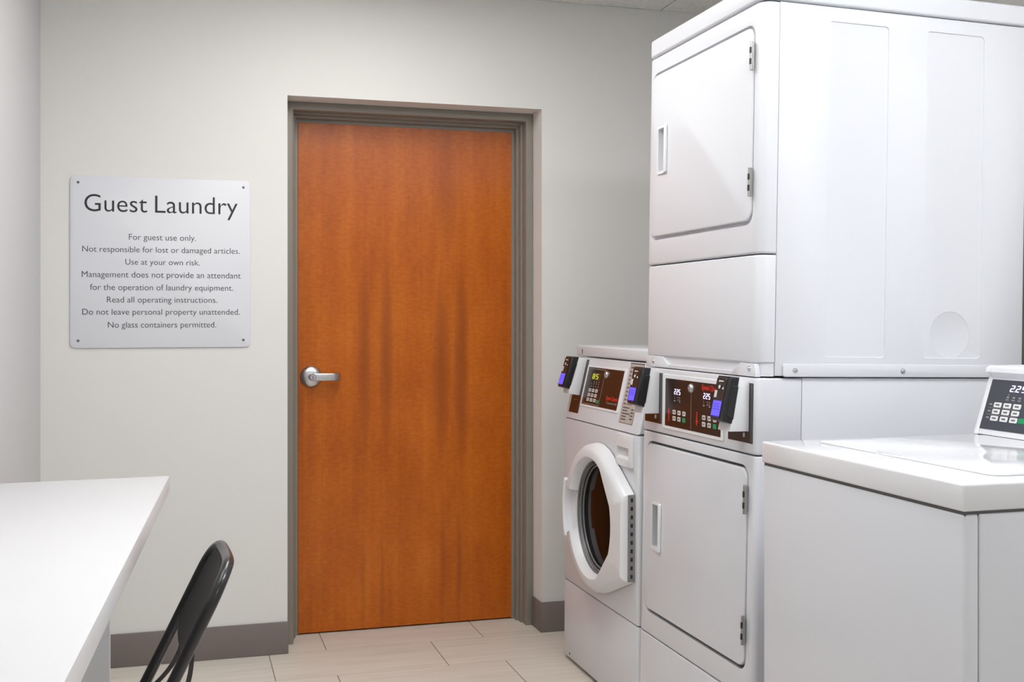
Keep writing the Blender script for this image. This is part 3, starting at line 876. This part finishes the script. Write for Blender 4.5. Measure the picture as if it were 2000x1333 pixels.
# door opening and drum behind the glass
cut(wf, prism_bm(circ(DC, DZ, HR - .012, 48), 'x', -0.02, 0.08))
bpy.data.objects['cabinet_core'].data.materials[0] = M['seam']
cut(bpy.data.objects['cabinet_core'], prism_bm(circ(DC, DZ, HR - .012, 48), 'x', -0.02, 0.50))
cut(bpy.data.objects['cabinet'], prism_bm(circ(DC, DZ, HR - .012, 48), 'x', 0.0, 0.50))
bm = lathe_bm([(HR - .013, 0.004), (HR - .02, 0.06), (HR + .03, 0.10), (HR + .03, 0.40), (0, 0.42)], 48)
for v in bm.verts:
    if v.co.x > 0.08: v.co.y *= (HR - .02) / (HR + .03); v.co.z *= (HR - .02) / (HR + .03)
xform(bm, Matrix.Translation((0, DC, DZ))); finish('drum', bm, 'drum_dark', FW)

# ------------------------------------------------------------------ top-load washer
TW = empty('top_load_washer', (1.285, 1.63, 0.0), 'white top-loading washer with sloping keypad console, nearest the camera on the right', 'washer')
TWW, TWD = 0.700, 0.72
bm = box_bm(0.006, TWD - .01, 0.004, TWW - .004, 0.05, 0.93); finish('cabinet_core', bm, 'seam', TW)
bm = wrap_front(0.004, 0.030, 0.02, 0.9125, 0.008, 0.006, 0.001, TWW - .001); finish('front_panel', bm, 'enamel', TW)
bm = box_bm(0.0330, TWD, 0.001, TWW - .001, 0.02, 0.9125, r=0.004, seg=3); finish('cabinet', bm, 'enamel', TW)
bm = box_bm(0.0, TWD + .003, 0.0, TWW, 0.917, 0.966, r=0.0055, seg=4)
bevel_where(bm, lambda m: False, 0.01)
top = finish('washer_top', bm, 'enamel_lid', TW)
# lid: slightly proud plate with a finger notch
bm = prism_bm(rrect(0.110, 0.560, 0.055, 0.645, 0.025, 6), 'z', 0.9655, 0.9705, r=0.0022, seg=3)
wl = finish('washer_lid', bm, 'enamel_lid', TW)
cut(wl, prism_bm(rrect(0.090, 0.125, 0.345, 0.415, 0.008, 4), 'z', 0.9672, 0.98))
# console
prof = [(0.578, 0.9690), (0.623, 1.1040), (0.612, 1.1190), (0.6145, 1.1290), (0.624, 1.1335), (0.72, 1.1345), (0.722, 0.9690)]
bm = prism_bm([(a_ + (.008 if c_ < 1 else .003), c_ - (.003 if c_ > 1.12 else .0)) for a_, c_ in prof], 'y', 0.004, TWW - .006)
finish('console_core', bm, 'seam', TW)
bm = box_bm(0.588, 0.712, 0.006, TWW - .008, 0.9655, 0.970); finish('console_foot', bm, 'seam', TW)
bm = prism_bm(prof, 'y', 0.682, TWW - .002, r=0.0035, seg=2)
finish('console_end_cap', bm, 'plastic_white', TW)
bm = prism_bm(prof, 'y', 0.0, 0.6812, r=0.0012, seg=2)
tc = finish('console', bm, 'plastic_white', TW)
atT, LT = face_frame(0.578, 0.9690, 0.623, 1.1040)
ft = plate_on(tc, atT, LT, 0.02, 0.6795, 0.095, 0.975, 'fascia_grey', 'control_fascia', -0.002, 0.0010, 0.003)
LT0 = 0.001
d, w = digits_bm('225', 0.0165, slant=0.10); xform(d, atT(0.6115, 0.775, LT0) @ Matrix.Diagonal((0.052 / w, 1, 1, 1)))
dot = box_bm(0.0162, 0.0182, 0, 0.002, 0, .0006); xform(dot, atT(0.6115, 0.775, LT0)); join(d, dot)
finish('display', d, 'led', ft)
keys(ft, atT, [(0.6375 - .0325 * i - .000 * j, 0.530 - .1175 * j, 'key_white') for j in range(3) for i in range(3)] + [(0.5440, 0.300, 'green')], 0.0255, 0.0125, 'key_white', lift=LT0)
bm = bmesh.new()
for j in range(3):
    y = LT * (0.530 - .1175 * j); bar(-.667, y - .001, .010, .0035)
for j in range(2): bar(-.668, LT * (0.470 - .1175 * j), .102, .0008)
for i in range(3):
    bar(-.6155 + .020 * i, LT * .665, .008, .004); bar(-.6165 + .020 * i, LT * .625, .010, .0025)
bar(-.612, LT * .715, .003, .003)
xform(bm, atT(0, 0, LT0)); finish('keypad_legend', bm, 'legend', ft)

# ------------------------------------------------------------------ table
tb = empty('laundry_table', (-0.25, 2.3, 0.0), 'long white laminate table in front of the left wall', 'table')
def tl(x, y): return (x + 0.25, y - 2.3)
bm = prism_bm([tl(-0.0315, 3.2807), tl(-0.1445, 1.30), tl(-0.463, 1.30), tl(-0.463, 3.2554)], 'z', 0.766, 0.810, r=0.0012, seg=2)
finish('tabletop', bm, 'laminate', tb)
for y in (3.10, 1.45):
    bm = box_bm(-0.455 + .25, -0.178 + .25, y - 2.3, y + .03 - 2.3, 0.0, 0.7655, r=0.001, seg=1)
    finish('panel_leg', bm, 'laminate_edge', tb)

# ------------------------------------------------------------------ folding chair
CHX, CHY = -0.001, 2.182
CW = 0.30
PSI = RAD(2.6)
fc = empty('folding_chair', (CHX - math.sin(PSI) * CW / 2, CHY + math.cos(PSI) * CW / 2, 0.0), 'black steel folding chair tucked in beside the white table', 'chair', rot=(0, 0, PSI))
LAM = RAD(26.8)
def on_back(bl, z, off=0.0):
    """point of the leaning back frame: bl 0..CW across, height z; off = out behind the frame"""
    x = (z - 0.6) * math.tan(LAM)
    return Vector((x + off * math.cos(LAM), bl - CW / 2, z - off * math.sin(LAM)))
ztop, rr_ = 0.777, 0.075
path = [on_back(0, 0.02), on_back(0, 0.40)]
# straight legs, rounded shoulders and a top rail that bows backward a little
sl = 1 / math.cos(LAM)
def shoulder(sgn, n=8):
    out = []
    for i in range(n + 1):
        a = RAD(90 * i / n)
        bl = rr_ - rr_ * math.cos(a); dz = (rr_ * math.sin(a)) / sl
        z = ztop - rr_ / sl + dz
        out.append((bl if sgn > 0 else CW - bl, z))
    return out if sgn > 0 else out[::-1]
pts = [(0, 0.02), (0, 0.2), (0, 0.4), (0, 0.5), (0, 0.58)] + shoulder(1) + [(CW * .35, ztop), (CW * .5, ztop), (CW * .65, ztop)] + shoulder(-1) + [(CW, 0.58), (CW, 0.5), (CW, 0.4), (CW, 0.2), (CW, 0.02)]
def bow(bl, z):
    t = max(0.0, (z - 0.60) / 0.18)
    return 0.010 * t * math.sin(math.pi * bl / CW) - 0.004 * t * t
bm = tube_bm([on_back(b_, z_, bow(b_, z_)) for b_, z_ in pts], 0.0115, 16)
finish('back_frame', bm, 'chair', fc, 60)
# sheet-steel backrest inside the upper loop
bm = bmesh.new(); rows = []
for i in range(9):
    z = 0.640 + (ztop - 0.008 - 0.640) * i / 8
    dzt = ztop - z; r_loc = rr_
    inset = 0.0
    h = (dzt) * sl
    if h < rr_: inset = rr_ - math.sqrt(max(0, rr_ ** 2 - (rr_ - h) ** 2))
    rows.append([bm.verts.new(on_back(inset + (CW - 2 * inset) * j / 12, z - 0.034 * math.sin(math.pi * j / 12) ** 0.45 * (1 - i / 8), bow(CW * j / 12, z) - 0.003)) for j in range(13)])
for A, B in zip(rows, rows[1:]):
    for j in range(12): bm.faces.new((A[j], A[j + 1], B[j + 1], B[j]))
bmesh.ops.solidify(bm, geom=bm.faces[:], thickness=0.004)
finish('backrest', bm, 'chair_back', fc, 60)
# seat
xr = on_back(0, 0.455).x
bm = prism_bm(rrect(xr - 0.335, xr + 0.045, -CW / 2 + .022, CW / 2 - .022, 0.05, 8), 'z', 0.438, 0.460, r=0.008, seg=3)
finish('seat', bm, 'chair', fc)
# rear legs, crossing behind the uprights
for s in (-1, 1):
    y = s * (CW / 2 - .022)
    bm = tube_bm([(xr - 0.12, y, 0.43), (xr + 0.02, y, 0.30), (xr + 0.27, y, 0.02)], 0.0105, 12)
    finish('rear_leg', bm, 'chair', fc, 60)
    b = tube_bm([(xr + 0.27 - .004, y, 0.026), (xr + 0.27 + .004, y, 0.0)], 0.0135, 12); finish('foot_cap', b, 'rubber', fc)
    p0 = on_back(0 if s < 0 else CW, 0.03); b = tube_bm([(p0.x + .004, p0.y, 0.03), (p0.x - .004, p0.y, 0.0)], 0.0145, 12); finish('foot_cap', b, 'rubber', fc)
    # folding link: a bowed strap from the upright down behind the seat
    bl = 0 if s < 0 else CW
    yy = -s * 0.017
    ctl = [(0.645 - 0.19 * t, 0.004 + 0.032 * math.sin(math.pi * min(1, t * 1.02))) for t in [i / 14 for i in range(15)]]
    outer = [on_back(bl, z, o_) for z, o_ in ctl]; inner = [on_back(bl, z, o_ - .009) for z, o_ in ctl]
    pl = [(p.x, p.z) for p in outer] + [(p.x, p.z) for p in inner[::-1]]
    y0 = outer[0].y + yy
    bm = prism_bm(pl, 'y', y0 - .003, y0 + .003, r=.0008, seg=1)
    finish('folding_link', bm, 'chair', fc)
b = tube_bm([(xr + 0.15, -CW / 2 + .022, 0.155), (xr + 0.15, CW / 2 - .022, 0.155)], 0.007, 10); finish('rear_brace', b, 'chair', fc)

# ------------------------------------------------------------------ ceiling lights
for (lx, ly, lp, lt, la), lab in zip(LAMPS, ('white ceiling light panel nearest the wood door', 'white ceiling light panel above the long table', 'white ceiling light panel above the top-loading washer', 'white ceiling light panel behind the camera')):
    L = empty('ceiling_light', (lx, ly, CH), lab, 'ceiling light', rot=(0, 0, RAD(la)))
    bm = bmesh.new()
    for q in ((-.30, .30, -.60, -.57), (-.30, .30, .57, .60), (-.30, -.27, -.57, .57), (.27, .30, -.57, .57)):
        add_box(bm, q[0], q[1], q[2], q[3], -0.012, 0.002)
    finish('light_frame', bm, 'fixture', L)
    bm = box_bm(-.27, .27, -.57, .57, -0.020, 0.001, r=0.006, seg=3); finish('light_diffuser', bm, diffuser_mat(lp, lt), L)
